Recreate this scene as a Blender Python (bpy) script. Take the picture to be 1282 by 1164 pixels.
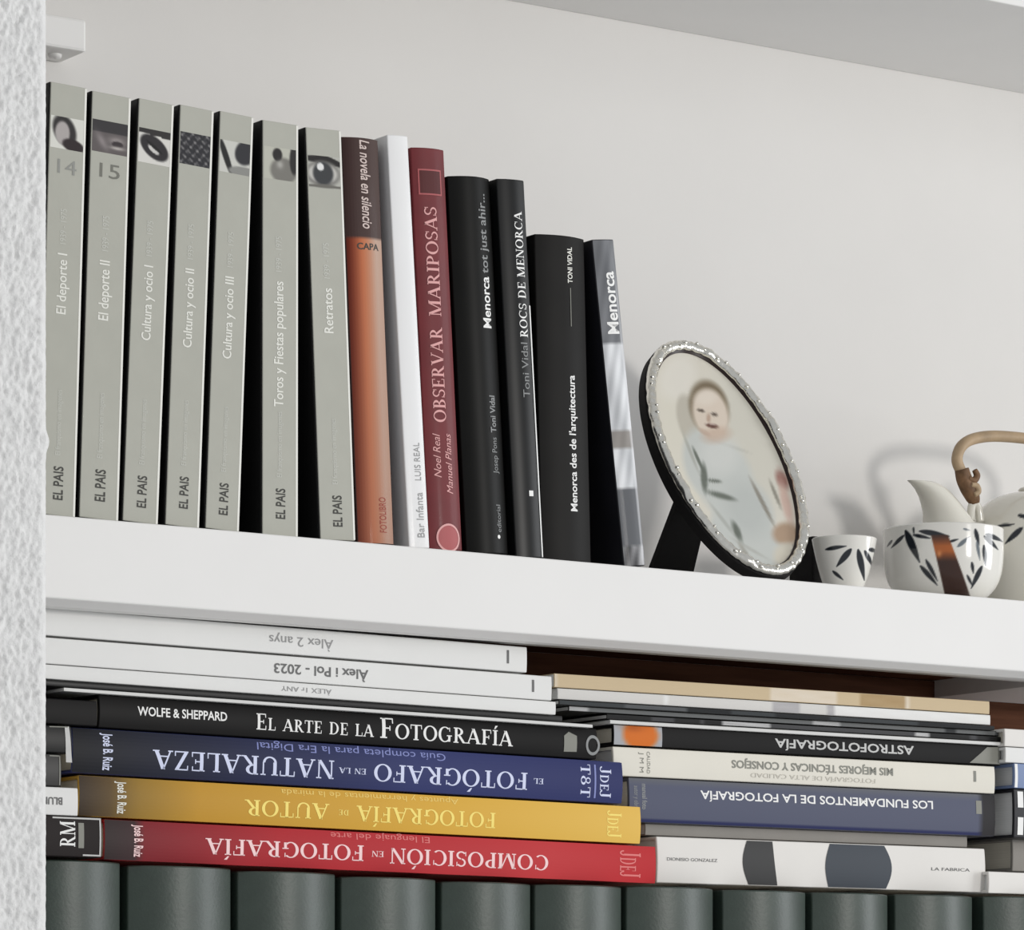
import bpy, bmesh, math, random
from mathutils import Matrix, Vector
random.seed(7)
for o in list(bpy.data.objects): bpy.data.objects.remove(o)
scene = bpy.context.scene
COL = scene.collection
R = math.radians

# ------------------------------------------------------------------ camera
W_PX, H_PX, F_PX = 1282.0, 1164.0, 5165.0
HOR, CX = 1359.0, 641.0                     # horizon row, principal column
TH = math.atan2(F_PX, 8150.0 - CX)          # yaw of the lens against the shelf
CS, SN = math.cos(TH), math.sin(TH)
D0 = 2.71
LAT0 = (62.0 - CX) / F_PX * D0
H0 = (HOR - 644.0) / F_PX * D0
CAM = Vector((-SN * D0 - CS * LAT0, -CS * D0 + SN * LAT0, -H0))
cd = bpy.data.cameras.new('camera'); cam = bpy.data.objects.new('camera', cd); COL.objects.link(cam)
cam.location = CAM
cam.rotation_euler = (R(90), 0, -TH)
cd.sensor_fit = 'HORIZONTAL'; cd.sensor_width = 36
cd.lens = 36 * F_PX / W_PX
cd.shift_y = (HOR - H_PX / 2) / W_PX
cd.clip_start = .05; cd.clip_end = 60
scene.camera = cam

# ------------------------------------------------------------------ world and lights
world = bpy.data.worlds.new('room_light'); scene.world = world; world.use_nodes = True
bgn = world.node_tree.nodes['Background']
bgn.inputs[0].default_value = (.95, .97, 1, 1); bgn.inputs[1].default_value = .47
def area(name, loc, target, sx, sy, power, col):
    l = bpy.data.lights.new(name, 'AREA'); l.shape = 'RECTANGLE'; l.size = sx; l.size_y = sy
    l.energy = power; l.color = col
    o = bpy.data.objects.new(name, l); COL.objects.link(o); o.location = loc
    o.rotation_euler = (Vector(target) - Vector(loc)).to_track_quat('-Z', 'Y').to_euler()
    return o
area('lamp_light', (1.35, -3.5, .20), (.4, 0, 0),   .5, .5, 40, (1, .97, .93))
area('window_light', (6.0, -3.5, .4), (.4, 0, .05), 2.4, 2.8, 150, (.96, .98, 1))
scene.view_settings.view_transform = 'Standard'; scene.view_settings.look = 'None'
scene.view_settings.gamma = 1; scene.view_settings.use_curve_mapping = False
scene.view_settings.exposure = 0

# ------------------------------------------------------------------ helpers
def at(px, py, Y=0.0):
    """photo pixel -> world point on the upright plane at depth Y"""
    k = (px - CX) / F_PX
    X = (k * (D0 + CS * Y) - LAT0 + SN * Y) / (CS - k * SN)
    d = D0 + SN * X + CS * Y
    return Vector((X, Y, (HOR - py) * d / F_PX - H0))
def lin(c):
    f = lambda v: v / 12.92 if v <= .04045 else ((v + .055) / 1.055) ** 2.4
    return tuple(f(v / 255.0) for v in c[:3]) + (1.0,)
MATS = {}
def mat(name, c, rough=.5, metal=0, var=0.0, vscale=30, bump=0, bscale=400, coat=0, spec=.3, stretch=None, bdist=.001, ):
    if name in MATS: return MATS[name]
    m = bpy.data.materials.new(name); m.use_nodes = True; nt = m.node_tree
    p = nt.nodes['Principled BSDF']
    p.inputs['Base Color'].default_value = lin(c); p.inputs['Roughness'].default_value = rough
    p.inputs['Metallic'].default_value = metal; p.inputs['Coat Weight'].default_value = coat
    p.inputs['Coat Roughness'].default_value = .12; p.inputs['Specular IOR Level'].default_value = spec
    tc = nt.nodes.new('ShaderNodeTexCoord'); src = tc.outputs['Object']
    if stretch:
        mp = nt.nodes.new('ShaderNodeMapping'); mp.inputs['Scale'].default_value = stretch
        nt.links.new(src, mp.inputs['Vector']); src = mp.outputs['Vector']
    if var:
        n = nt.nodes.new('ShaderNodeTexNoise'); n.inputs['Scale'].default_value = vscale; n.inputs['Detail'].default_value = 5
        nt.links.new(src, n.inputs['Vector'])
        r = nt.nodes.new('ShaderNodeValToRGB'); L = lin(c)
        r.color_ramp.elements[0].position = .3; r.color_ramp.elements[1].position = .7
        r.color_ramp.elements[0].color = tuple(max(0, v * (1 - var)) for v in L[:3]) + (1,)
        r.color_ramp.elements[1].color = tuple(min(1, v * (1 + var)) for v in L[:3]) + (1,)
        nt.links.new(n.outputs['Fac'], r.inputs['Fac']); nt.links.new(r.outputs['Color'], p.inputs['Base Color'])
    if bump:
        n = nt.nodes.new('ShaderNodeTexNoise'); n.inputs['Scale'].default_value = bscale; n.inputs['Detail'].default_value = 4
        nt.links.new(src, n.inputs['Vector'])
        b = nt.nodes.new('ShaderNodeBump'); b.inputs['Strength'].default_value = bump; b.inputs['Distance'].default_value = bdist
        nt.links.new(n.outputs['Fac'], b.inputs['Height']); nt.links.new(b.outputs['Normal'], p.inputs['Normal'])
    MATS[name] = m; return m
def print_mat(name, rough=.4, coat=0, metal=0, spec=.3):
    if name in MATS: return MATS[name]
    m = bpy.data.materials.new(name); m.use_nodes = True; nt = m.node_tree; p = nt.nodes['Principled BSDF']
    a = nt.nodes.new('ShaderNodeAttribute'); a.attribute_name = 'Col'
    nt.links.new(a.outputs['Color'], p.inputs['Base Color'])
    p.inputs['Roughness'].default_value = rough; p.inputs['Coat Weight'].default_value = coat; p.inputs['Specular IOR Level'].default_value = spec
    p.inputs['Coat Roughness'].default_value = .05; p.inputs['Metallic'].default_value = metal
    MATS[name] = m; return m
def paper_mat(name, c):
    m = mat(name, c, .8, 0, .16, 1.0, 0, stretch=(3, 3, 2600)); return m

def mesh_obj(name, verts, faces, m, parent=None, smooth=False, cols=None):
    me = bpy.data.meshes.new(name); me.from_pydata([tuple(v) for v in verts], [], faces); me.update()
    if cols:
        at_ = me.color_attributes.new('Col', 'FLOAT_COLOR', 'POINT')
        for i, c in enumerate(cols): at_.data[i].color = lin(c)
    if m: me.materials.append(m)
    if smooth:
        for p in me.polygons: p.use_smooth = True
    o = bpy.data.objects.new(name, me); COL.objects.link(o)
    if parent: o.parent = parent
    return o
def box_data(x0, x1, y0, y1, z0, z1):
    v = [(x0,y0,z0),(x1,y0,z0),(x1,y1,z0),(x0,y1,z0),(x0,y0,z1),(x1,y0,z1),(x1,y1,z1),(x0,y1,z1)]
    f = [(0,3,2,1),(4,5,6,7),(0,1,5,4),(1,2,6,5),(2,3,7,6),(3,0,4,7)]
    return v, f
def bevel(o, w, seg=2):
    b = o.modifiers.new('bevel', 'BEVEL'); b.width = w; b.segments = seg; b.limit_method = 'ANGLE'; b.angle_limit = R(40)
    return o
def box(name, x0, x1, y0, y1, z0, z1, m, parent=None, bv=0):
    v, f = box_data(x0, x1, y0, y1, z0, z1); o = mesh_obj(name, v, f, m, parent)
    if bv: bevel(o, bv)
    return o
def tag(o, label, cat, group=None):
    o['label'] = label; o['category'] = cat
    if group: o['group'] = group
    return o
def struct(o, label=None, cat=None):
    o['kind'] = 'structure'
    if label: o['label'] = label
    if cat: o['category'] = cat
    return o
def thing(name, loc, rot, label, cat, group=None):
    o = bpy.data.objects.new(name, None); COL.objects.link(o); o.empty_display_size = .02
    o.location = loc; o.rotation_euler = rot
    return tag(o, label, cat, group)

# ------------------------------------------------------------------ setting
WALL_Y = .21
m_wall = mat('wall_paint', (226, 224, 221), .85, 0, .012, 9, .06, 220)
m_shelf = mat('shelf_paint', (236, 235, 233), .55, 0, .01, 14, .04, 300)
m_stucco = mat('stucco', (228, 228, 227), .9, 0, .06, 160, .7, 420, bdist=.0012)
m_shade_brown = mat('shade_brown', (104, 70, 54), .9, 0, .25, 12, 0, spec=.05, stretch=(1, 1, 14))  # brown stands in for the deep shade inside the lower bay
struct(box('wall_back', -1.4, 2.6, WALL_Y, WALL_Y + .1, -1.6, 1.5, m_wall), 'smooth off-white plastered wall behind the shelves', 'wall')

def stucco_wall():
    xr = at(62.6, 600, -.14).x
    x0, x1, y0, y1, rad = xr - .9, xr, -.14, -.022, .0075
    prof = []                                   # (x, y, nx, ny) round the near corner
    n = 190
    xs_start = x1 - .22
    prof.append((x0, y0, 0, -1))
    for i in range(n + 1):
        prof.append((xs_start + (x1 - rad - xs_start) * i / n, y0, 0, -1))
    for i in range(1, 9):
        a = R(90) * i / 8
        prof.append((x1 - rad + rad * math.sin(a), y0 + rad - rad * math.cos(a), math.sin(a), -math.cos(a)))
    prof.append((x1, y1, 1, 0))
    prof.append((x0, y1, 0, 1))
    from mathutils import noise
    zs = [-1.6] + [-.36 + 1.0 * j / 760 for j in range(761)] + [1.5]
    V, F = [], []
    m_ = len(prof)
    for z in zs:
        for (x, y, nx, ny) in prof:
            p = Vector((x * 150, 0, z * 120)); q = Vector((x * 330, 4, z * 260))
            d = 1.5 * (.0006 * noise.noise(p) + .0009 * noise.noise(q) + .0010 * abs(noise.noise(Vector((x * 420, 9, z * 300)))) - .0012 * max(0, noise.noise(Vector((x * 260, 3, z * 200))) - .2))
            w = 1.0 if (ny < -.95 and x > xs_start - .001) else (.35 if ny < 0 else 0)
            if nx > .5: w *= .45
            w *= max(0, min(1, (x - xs_start) / .05)) * max(0, min(1, (z - zs[1]) / .05)) * max(0, min(1, (zs[-2] - z) / .05))
            bumpz = .0022 * math.exp(-((z - at(62, 552, -.14).z) / .0055) ** 2) if nx > .2 else 0
            V.append((x + nx * (d * w + bumpz), y + ny * (d * w + bumpz), z))
    for j in range(len(zs) - 1):
        for i in range(m_):
            k = (i + 1) % m_
            F.append((j*m_+i, j*m_+k, (j+1)*m_+k, (j+1)*m_+i))
    F.append(tuple(range(m_))[::-1]); F.append(tuple((len(zs)-1)*m_ + i for i in range(m_)))
    o = mesh_obj('wall_left', V, F, m_stucco, None, True)
    struct(o, 'rough white stucco wall with a rounded corner in front of shelves', 'wall')
stucco_wall()

SH_T = .0545
UP_Z = .459
# main shelf: front board with a white soffit, recessed soffit in shade brown behind it
REC_X1 = at(1256, 880, .12).x
def shelf_profile(name, prof, x0, x1):
    n = len(prof); V = [(x0, y, z) for y, z in prof] + [(x1, y, z) for y, z in prof]
    F = [(i, (i + 1) % n, n + (i + 1) % n, n + i) for i in range(n)] + [tuple(range(n))[::-1], tuple(range(n, 2 * n))]
    o = mesh_obj(name, V, F, m_shelf)
    bm = bmesh.new(); bm.from_mesh(o.data); bmesh.ops.recalc_face_normals(bm, faces=bm.faces); bm.to_mesh(o.data); bm.free()
    return bevel(o, .0010)
sm = struct(shelf_profile('shelf_main', [(0, 0), (WALL_Y, 0), (WALL_Y, -SH_T + .02), (.066, -SH_T + .02), (.066, -SH_T), (.024, -SH_T), (.024, -SH_T - .0042), (.011, -SH_T - .0042), (0, -SH_T)], -.35, 2.3), 'thick white shelf board carrying the upright books and teacups', 'shelf')
box('end_block', REC_X1, 2.3, .0661, WALL_Y - .0045, -SH_T, -SH_T + .0199, m_shelf, sm)
box('soffit_shade', -.35, REC_X1 - .0003, .0664, WALL_Y - .0012, -SH_T + .014, -SH_T + .0199, m_shade_brown, sm)
struct(box('shelf_upper', -.35, 2.3, 0, WALL_Y, UP_Z, UP_Z + SH_T, m_shelf, None, .0012), 'white shelf overhead seen from below at top right', 'shelf')

# ------------------------------------------------------------------ books
GREEN_TOP = at(560, 1096, .02).z
LOW_Z = GREEN_TOP - .30
struct(box('shelf_lower', -.35, 2.3, 0, WALL_Y, LOW_Z - SH_T, LOW_Z, m_shelf, None, .0012), 'white shelf board under the green volumes', 'shelf')
struct(box('back_shade', -.35, 2.3, WALL_Y - .004, WALL_Y - .0005, LOW_Z + .001, -SH_T + .0135, m_shade_brown), 'dark brown sheet for the deep shade behind the stacked books', 'panel')  # dark sheet in place of the shaded wall

# serif capitals drawn from strokes
TK, TN = .17, .065
def _quad(x0, y0, x1, y1, w):
    if abs(y1 - y0) < 1e-6: return [(x0, y0 - w/2), (x1, y0 - w/2), (x1, y0 + w/2), (x0, y0 + w/2)]
    return [(x0 - w/2, y0), (x0 + w/2, y0), (x1 + w/2, y1), (x1 - w/2, y1)]
def _ring(cx, cy, rx, ry, a0, a1, tx=TK, ty=TN, n=18):
    out = []
    for i in range(n):
        p, q = R(a0 + (a1 - a0) * i / n), R(a0 + (a1 - a0) * (i + 1) / n)
        O = lambda a: (cx + rx * math.cos(a), cy + ry * math.sin(a))
        I = lambda a: (cx + (rx - tx) * math.cos(a), cy + (ry - ty) * math.sin(a))
        out.append([I(p), O(p), O(q), I(q)])
    return out
def serif_glyph(ch):
    v = lambda x, w=TK, a=0, b=1: [_quad(x, a, x, b, w)]
    h = lambda x0, x1, y, w=TN: [_quad(x0, y, x1, y, w)]
    sb = lambda x, r=.15: h(x - r, x + r, TN/2); st = lambda x, r=.15: h(x - r, x + r, 1 - TN/2)
    acc = lambda x: [[(x - .05, 1.08), (x + .04, 1.08), (x + .22, 1.3), (x + .06, 1.3)]]
    if ch == 'A': return [_quad(.08,0,.42,1,.08), _quad(.42,1,.78,0,.19)] + h(.2,.64,.32) + sb(.08,.12) + sb(.78,.16), .92
    if ch == 'B': return v(.18) + _ring(.3,.75,.32,.25,-90,90) + _ring(.3,.26,.38,.27,-90,90) + h(.02,.3,.97) + h(.1,.3,.5) + h(.02,.3,.03), .76
    if ch == 'C': return _ring(.44,.5,.44,.51,48,312) + v(.75,.05,.66,.96), .86
    if ch == 'D': return v(.18) + _ring(.36,.5,.46,.5,-90,90) + h(.02,.36,.97) + h(.02,.36,.03), .9
    if ch == 'E': return v(.18) + h(.02,.62,.97) + h(.18,.48,.5) + h(.02,.64,.03) + v(.62,.05,.76,1) + v(.64,.05,0,.26) + v(.48,.05,.38,.62), .72
    if ch == 'F': return v(.18) + h(.02,.62,.97) + h(.18,.48,.5) + sb(.18,.17) + v(.62,.05,.74,1) + v(.48,.05,.38,.62), .68
    if ch == 'G': return _ring(.44,.5,.44,.51,48,312) + v(.75,.05,.7,.96) + v(.73,.15,.04,.42) + h(.56,.9,.42), .94
    if ch in 'IÍ': return v(.18) + sb(.18,.17) + st(.18,.17) + (acc(.16) if ch == 'Í' else []), .38
    if ch == 'J': return v(.3,TK,.2,1) + st(.3,.17) + _ring(.14,.2,.245,.2,180,360,.12,.07), .5
    if ch == 'L': return v(.18) + st(.18,.17) + h(.02,.62,.03) + v(.62,.05,0,.3), .68
    if ch == 'M': return v(.12,.065) + [_quad(.14,1,.5,0,.18), _quad(.5,0,.88,1,.07)] + v(.92,.18) + sb(.12,.12) + sb(.92,.17) + h(.0,.2,.97) + h(.85,1.07,.97), 1.1
    if ch == 'N': return v(.12,.07) + [_quad(.14,1,.74,0,.18)] + v(.76,.07) + sb(.12,.13) + h(.0,.2,.97) + st(.76,.13), .92
    if ch in 'OÓ': return _ring(.46,.5,.46,.51,0,360,n=28) + (acc(.42) if ch == 'Ó' else []), .94
    if ch == 'P': return v(.18) + _ring(.3,.73,.36,.27,-90,90) + h(.02,.3,.97) + h(.18,.3,.49) + sb(.18,.17), .7
    if ch == 'R': return v(.18) + _ring(.3,.74,.34,.26,-90,90) + h(.02,.3,.97) + h(.18,.34,.5) + sb(.18,.17) + [_quad(.36,.5,.72,0,.18)] + h(.68,.86,.03), .84
    if ch == 'S': return _ring(.3,.735,.27,.27,30,265,.11,.09) + _ring(.3,.265,.29,.27,-150,85,.12,.09) + v(.55,.05,.7,.97) + v(.04,.05,.03,.3), .64
    if ch == 'T': return v(.38) + h(.02,.74,.97) + sb(.38,.17) + v(.03,.05,.72,1) + v(.73,.05,.72,1), .78
    if ch == 'U': return v(.16,TK,.3,1) + v(.74,.07,.3,1) + _ring(.42,.32,.345,.33,180,360,.12,.08) + st(.16,.16) + st(.74,.13), .9
    if ch == 'V': return [_quad(.12,1,.44,0,.18), _quad(.44,0,.78,1,.075)] + st(.12,.16) + st(.78,.12), .88
    if ch == 'Z': return h(.06,.68,.97) + h(.04,.68,.03) + [_quad(.13,.02,.6,.98,.18)] + v(.07,.05,.75,1) + v(.68,.05,0,.26), .76
    if ch == '&': return _ring(.36,.26,.34,.27,0,360) + _ring(.36,.75,.24,.25,0,360,.1,.07), .8
    return [], .36
def serif_text(s):
    V, F, x = [], [], 0
    for ch in s:
        sc = 1.0
        if ch.islower(): sc = .76; ch = ch.upper()
        q, adv = serif_glyph(ch)
        for poly in q:
            i0 = len(V); V += [(x + px * sc, py * sc) for px, py in poly]; F.append(tuple(range(i0, i0 + 4)))
        x += (adv + .07) * sc
    return V, F, 1.0
_txt = {}
def sans_text(s, bold=0.0, shear=0.0):
    k = (s, bold, shear)
    if k in _txt: return _txt[k]
    c = bpy.data.curves.new('t', 'FONT'); c.body = s; c.size = 1; c.offset = bold; c.shear = shear; c.resolution_u = 3
    o = bpy.data.objects.new('t', c)
    me = bpy.data.meshes.new_from_object(o)
    V = [(v.co.x, v.co.y) for v in me.vertices]; F = [tuple(p.vertices) for p in me.polygons]
    bpy.data.objects.remove(o); bpy.data.curves.remove(c); bpy.data.meshes.remove(me)
    _txt[k] = (V, F, .70); return _txt[k]

def slice_flat(V, F, axis, cuts):
    """cut a flat mesh into narrow bands so that it can follow a curved spine"""
    bm = bmesh.new(); vs = [bm.verts.new((a, b, 0)) for a, b in V]
    for f in F:
        try: bm.faces.new([vs[i] for i in f])
        except ValueError: pass
    for c in cuts:
        co = (c, 0, 0) if axis == 0 else (0, c, 0); no = (1, 0, 0) if axis == 0 else (0, 1, 0)
        bmesh.ops.bisect_plane(bm, geom=bm.verts[:] + bm.edges[:] + bm.faces[:], plane_co=co, plane_no=no)
    bm.verts.index_update()
    V2 = [(v.co.x, v.co.y) for v in bm.verts]; F2 = [tuple(v.index for v in f.verts) for f in bm.faces]; bm.free()
    return V2, F2
class Book:
    """local frame: x along the spine, y into the shelf, z through the thickness"""
    def __init__(s, root, L, T, D, bulge):
        s.o, s.L, s.T, s.D, s.b, s.lift = root, L, T, D, bulge, 0.0
    def ys(s, z):
        q = 2 * z / s.T - 1
        return s.b * q * q - s.lift
    def text(s, name, body, x0, x1, zc, h, m, font='sans', rot=0, bold=0, shear=0, off=.0003):
        """rot 0: reads along +x. 180: upside down. 90/-90: reads across the spine; then x0..x1 is the height band"""
        V, F, cap = serif_text(body) if font == 'serif' else sans_text(body, bold, shear)
        if not V: return
        mx0 = min(v[0] for v in V); mx1 = max(v[0] for v in V)
        wtxt = mx1 - mx0
        if s.b > .0005:
            if rot in (0, 180): V, F = slice_flat(V, F, 1, [(-.2 + 1.5 * i / 9) * cap for i in range(10)])
            else: V, F = slice_flat(V, F, 0, [mx0 + wtxt * i / 10 for i in range(1, 10)])
        out = []
        xm = (x0 + x1) / 2
        for (a, b) in V:
            p = (a - mx0) / wtxt - .5; q = b / cap - .5
            if rot == 0: x, z = xm + p * (x1 - x0), zc + q * h
            elif rot == 180: x, z = xm - p * (x1 - x0), zc - q * h
            elif rot == 90: x, z = xm - q * (x1 - x0), zc + p * h     # reads upward along +z
            else: x, z = xm + q * (x1 - x0), zc - p * h
            out.append((x, s.ys(min(max(z, 0), s.T)) - off, z))
        return mesh_obj(name, out, F, m, s.o)
    def sheet(s, name, x0, x1, z0, z1, fn, m, nx=24, nz=12, off=.00015):
        nz = max(nz, 12 if s.b > .0005 else 1)
        """printed patch on the spine, coloured by fn(u, v) in 0..1"""
        V, F, C = [], [], []
        for j in range(nz + 1):
            for i in range(nx + 1):
                x = x0 + (x1 - x0) * i / nx; z = z0 + (z1 - z0) * j / nz
                V.append((x, s.ys(z) - off, z)); C.append(fn(i / nx, j / nz))
        for j in range(nz):
            for i in range(nx):
                a = j * (nx + 1) + i; F.append((a, a + 1, a + nx + 2, a + nx + 1))
        return mesh_obj(name, V, F, m, s.o, False, C)
    def patch(s, name, poly, m, off=.00035):
        V, F = slice_flat(poly, [tuple(range(len(poly)))], 1, [s.T * i / 12 for i in range(1, 12)])
        return mesh_obj(name, [(x, s.ys(min(max(z, 0), s.T)) - off, z) for x, z in V], F, m, s.o)
    def ring(s, name, cx, cz, rx, rz, w, m, off=.0003, n=32, fill=False):
        V, F = [], []
        for i in range(n):
            a = 2 * math.pi * i / n
            for k in (1, (0 if fill else 1 - w)):
                z = cz + rz * k * math.sin(a); V.append((cx + rx * k * math.cos(a), s.ys(z) - off, z))
        for i in range(n):
            j = (i + 1) % n; F.append((2*i, 2*j, 2*j+1, 2*i+1))
        return mesh_obj(name, V, F, m, s.o)

def make_book(name, loc, rot, L, T, D, m_cover, m_pages, label, cat='book', group=None, bulge=.0004, tb=.0025, inset=.003, bev=.0007, soft=False):
    root = thing(name, loc, rot, label, cat, group)
    bk = Book(root, L, T, D, bulge)
    tb = min(tb, T * .2); n = 12
    prof = [(bk.ys(T * i / n), T * i / n) for i in range(n + 1)]
    prof += [(D, T), (D, T - tb)]
    ti = T - 2 * tb
    prof += [(bk.ys(tb + ti * (n - i) / n) + tb + .0004, tb + ti * (n - i) / n) for i in range(n + 1)]
    prof += [(D, tb), (D, 0)]
    N = len(prof)
    V = [(0, y, z) for y, z in prof] + [(L, y, z) for y, z in prof]
    F = [(i, N + i, N + (i + 1) % N, (i + 1) % N) for i in range(N)]
    F += [tuple(range(N)), tuple(range(2 * N - 1, N - 1, -1))]
    c = mesh_obj('cover', V, F, m_cover, root)
    bm = bmesh.new(); bm.from_mesh(c.data); bmesh.ops.recalc_face_normals(bm, faces=bm.faces); bm.to_mesh(c.data); bm.free()
    if bulge > .001:
        for p in c.data.polygons: p.use_smooth = len(p.vertices) == 4
        c.data.set_sharp_from_angle(angle=R(35))
    bevel(c, bev, 2)
    box('page_block', inset, L - inset, bulge + tb + .0008, D - inset, tb + .00005, T - tb - .00005, m_pages, root)
    return bk

m_pages = paper_mat('page_paper', (226, 220, 205))
m_pages_w = paper_mat('page_paper_white', (228, 228, 226))

# ---------- upright books on the main shelf
YF = .008
def upright(name, label, BL, BR, TL, TR, cover, pages=m_pages, group=None, D=.17, Y=YF, **kw):
    bl, br, tl, tr = (at(*p, Y) for p in (BL, BR, TL, TR))
    dx = ((tl.x - bl.x) + (tr.x - br.x)) / 2; dz = (tl.z + tr.z) / 2
    lean = math.atan2(dx, dz)
    T = ((br.x - bl.x) + (tr.x - tl.x)) / 2 * math.cos(lean)
    L = dz / math.cos(lean) - abs(T * math.sin(lean)) / 2
    xc = (bl.x + br.x) / 2
    o = Vector((xc + T / 2 * math.cos(lean), Y, .0002 + (T * abs(math.sin(lean)) if lean < 0 else 0)))
    bk = make_book(name, o, (0, -(R(90) - lean), 0), L, T, D, cover, pages, label, 'book', group, **kw)
    bk.zx = lambda py, px=None: max(0, min(L, (at((BL[0] + BR[0]) / 2, py, Y).z) / math.cos(lean)))
    return bk

m_grey = mat('grey_spine', (180, 180, 170), .6, 0, .02, 60, .03, 500, spec=.2)
m_gcov = mat('grey_volume_board', (30, 30, 30), .5, 0, .05, 60)
m_edge_glint = mat('spine_edge_glint', (238, 237, 230), .45)  # near-white for the painted glint along the grey spines
m_ltxt = mat('pale_ink', (232, 232, 224), .5)
m_ftxt = mat('faint_ink', (201, 202, 194), .5)
m_dtxt = mat('dark_ink', (58, 58, 54), .5)
m_gtxt = mat('grey_ink', (136, 136, 128), .5)
m_print = print_mat('spine_print', .55, spec=.2)
m_gloss_print = print_mat('gloss_print', .45, .03, spec=.16)
def g(u, v, cu, cv, su, sv, ang=0):
    du, dv = u - cu, v - cv
    if ang:
        c, s = math.cos(R(ang)), math.sin(R(ang)); du, dv = du * c + dv * s, -du * s + dv * c
    return math.exp(-((du / su) ** 2 + (dv / sv) ** 2))
def mix(a, b, t):
    t = max(0, min(1, t)); return tuple(x + (y - x) * t for x, y in zip(a, b))
def inside(u, v, cu, cv, su, sv, ang=0, soft=.25):
    du, dv = u - cu, v - cv
    c, s = math.cos(R(ang)), math.sin(R(ang)); du, dv = du * c + dv * s, -du * s + dv * c
    r = math.sqrt((du / su) ** 2 + (dv / sv) ** 2)
    return max(0, min(1, (1 - r) / soft + .5))
# small pictures on the grey spines: X right, Y up in 0..1
def pic_portrait(X, Y):
    c = (222, 222, 214); c = mix(c, (52, 50, 50), inside(X, Y, .42, .58, .34, .5, 20)); c = mix(c, (176, 170, 168), inside(X, Y, .36, .5, .22, .36))
    return mix(c, (48, 40, 42), inside(X, Y, .7, .14, .34, .2, -15))
def pic_crowd(X, Y):
    c = (58, 56, 58) if Y > .62 else (98, 92, 92)
    c = mix(c, (160, 152, 152), .7 * g(X, Y, .28, .35, .1, .28, 30)); c = mix(c, (170, 162, 160), .8 * g(X, Y, .7, .42, .22, .12))
    c = mix(c, (60, 54, 56), inside(X, Y, .72, .32, .16, .1)); return mix(c, (206, 200, 194), .9 * g(X, Y, .72, .2, .2, .05))
def pic_face(X, Y):
    c = (52, 50, 50) if Y > .88 - .1 * X else (218, 216, 210)
    c = mix(c, (48, 46, 48), inside(X, Y, .5, .48, .5, .3, -32, .15)); c = mix(c, (206, 204, 200), inside(X, Y, .48, .42, .2, .08, -32)); return mix(c, (30, 30, 30), inside(X, Y, .5, .5, .3, .05, -32))
def pic_dark(X, Y):
    n = math.sin(X * 19 + Y * 7) * math.sin(Y * 23 - X * 5) + .6 * math.sin(X * 41) * math.sin(Y * 37)
    return mix((46, 46, 50), (138, 136, 136), max(0, n) * .8)
def pic_slant(X, Y):
    c = (205, 205, 198); c = mix(c, (40, 40, 40), inside(X, Y, .2, .5, .1, .62, 22, .4)); c = mix(c, (52, 52, 56), inside(X, Y, .86, .72, .34, .42, -30, .2))
    c = mix(c, (142, 142, 138), inside(X, Y, .8, .1, .5, .16)); return c
def pic_bull(X, Y):
    c = (190, 190, 178); c = mix(c, (124, 122, 116), inside(X, Y, .62, .3, .42, .4)); c = mix(c, (44, 42, 42), inside(X, Y, .42, .78, .15, .2)); c = mix(c, (48, 46, 46), inside(X, Y, .94, .68, .14, .46))
    return mix(c, (198, 196, 190), .7 * g(X, Y, .5, .48, .1, .12))
def pic_eye(X, Y):
    c = (184, 184, 176); c = mix(c, (40, 38, 38), inside(X, Y, .5, .9 - .32 * max(0, X - .6), .7, .12)); c = mix(c, (128, 126, 122), inside(X, Y, .45, .45, .55, .4)); c = mix(c, (196, 194, 188), inside(X, Y, .45, .46, .46, .3))
    c = mix(c, (62, 64, 66), inside(X, Y, .46, .46, .32, .36)); c = mix(c, (230, 230, 228), inside(X, Y, .38, .66, .11, .12)); return mix(c, (110, 108, 102), inside(X, Y, .5, .06, .6, .06))

GV = 'matching grey-spined hardback volumes'
grey = [  # BL, BR, TL, TR, title, title rows, name rows, picture rows, picture, number, label
 ((47,641),(94,645.5),(62,103),(109.7,110),'El deporte I',(318,394),(585,627),(147,187),pic_portrait,'14','grey hardback volume numbered 14, half hidden by the stucco wall'),
 ((99,645.5),(147,650),(113,115),(165.6,121.5),'El deporte II',(327,402),(589,629),(152,192),pic_crowd,'15','grey hardback volume numbered 15 with a dark crowd picture'),
 ((153,650),(197,655),(172,124),(219,130.5),'Cultura y ocio I',(333,427),(597,637),(162,205),pic_face,None,'grey hardback volume with a dark oval on a white picture strip'),
 ((206,656),(249,659),(224,133),(268.4,137),'Cultura y ocio II',(337,436),(598,638),(167,207),pic_dark,None,'grey hardback volume with an all-dark mottled picture, fourth from stucco wall'),
 ((256,660),(299,664),(274,141),(318,145),'Cultura y ocio III',(347,450),(606,646),(177,217),pic_slant,None,'grey hardback volume with a slanted black stroke picture, leaning right'),
 ((327,666),(373,671),(327.5,150),(373.5,157),'Toros y Fiestas populares',(353,510),(612,650),(186,226),pic_bull,None,'upright grey hardback volume with the longest pale title, beside a black gap'),
 ((400,671),(445,676),(381,160),(427,163),'Retratos',(364,420),(622,661),(200,240),pic_eye,None,'grey hardback volume with a close-up eye picture beside the brown book'),
]
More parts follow.
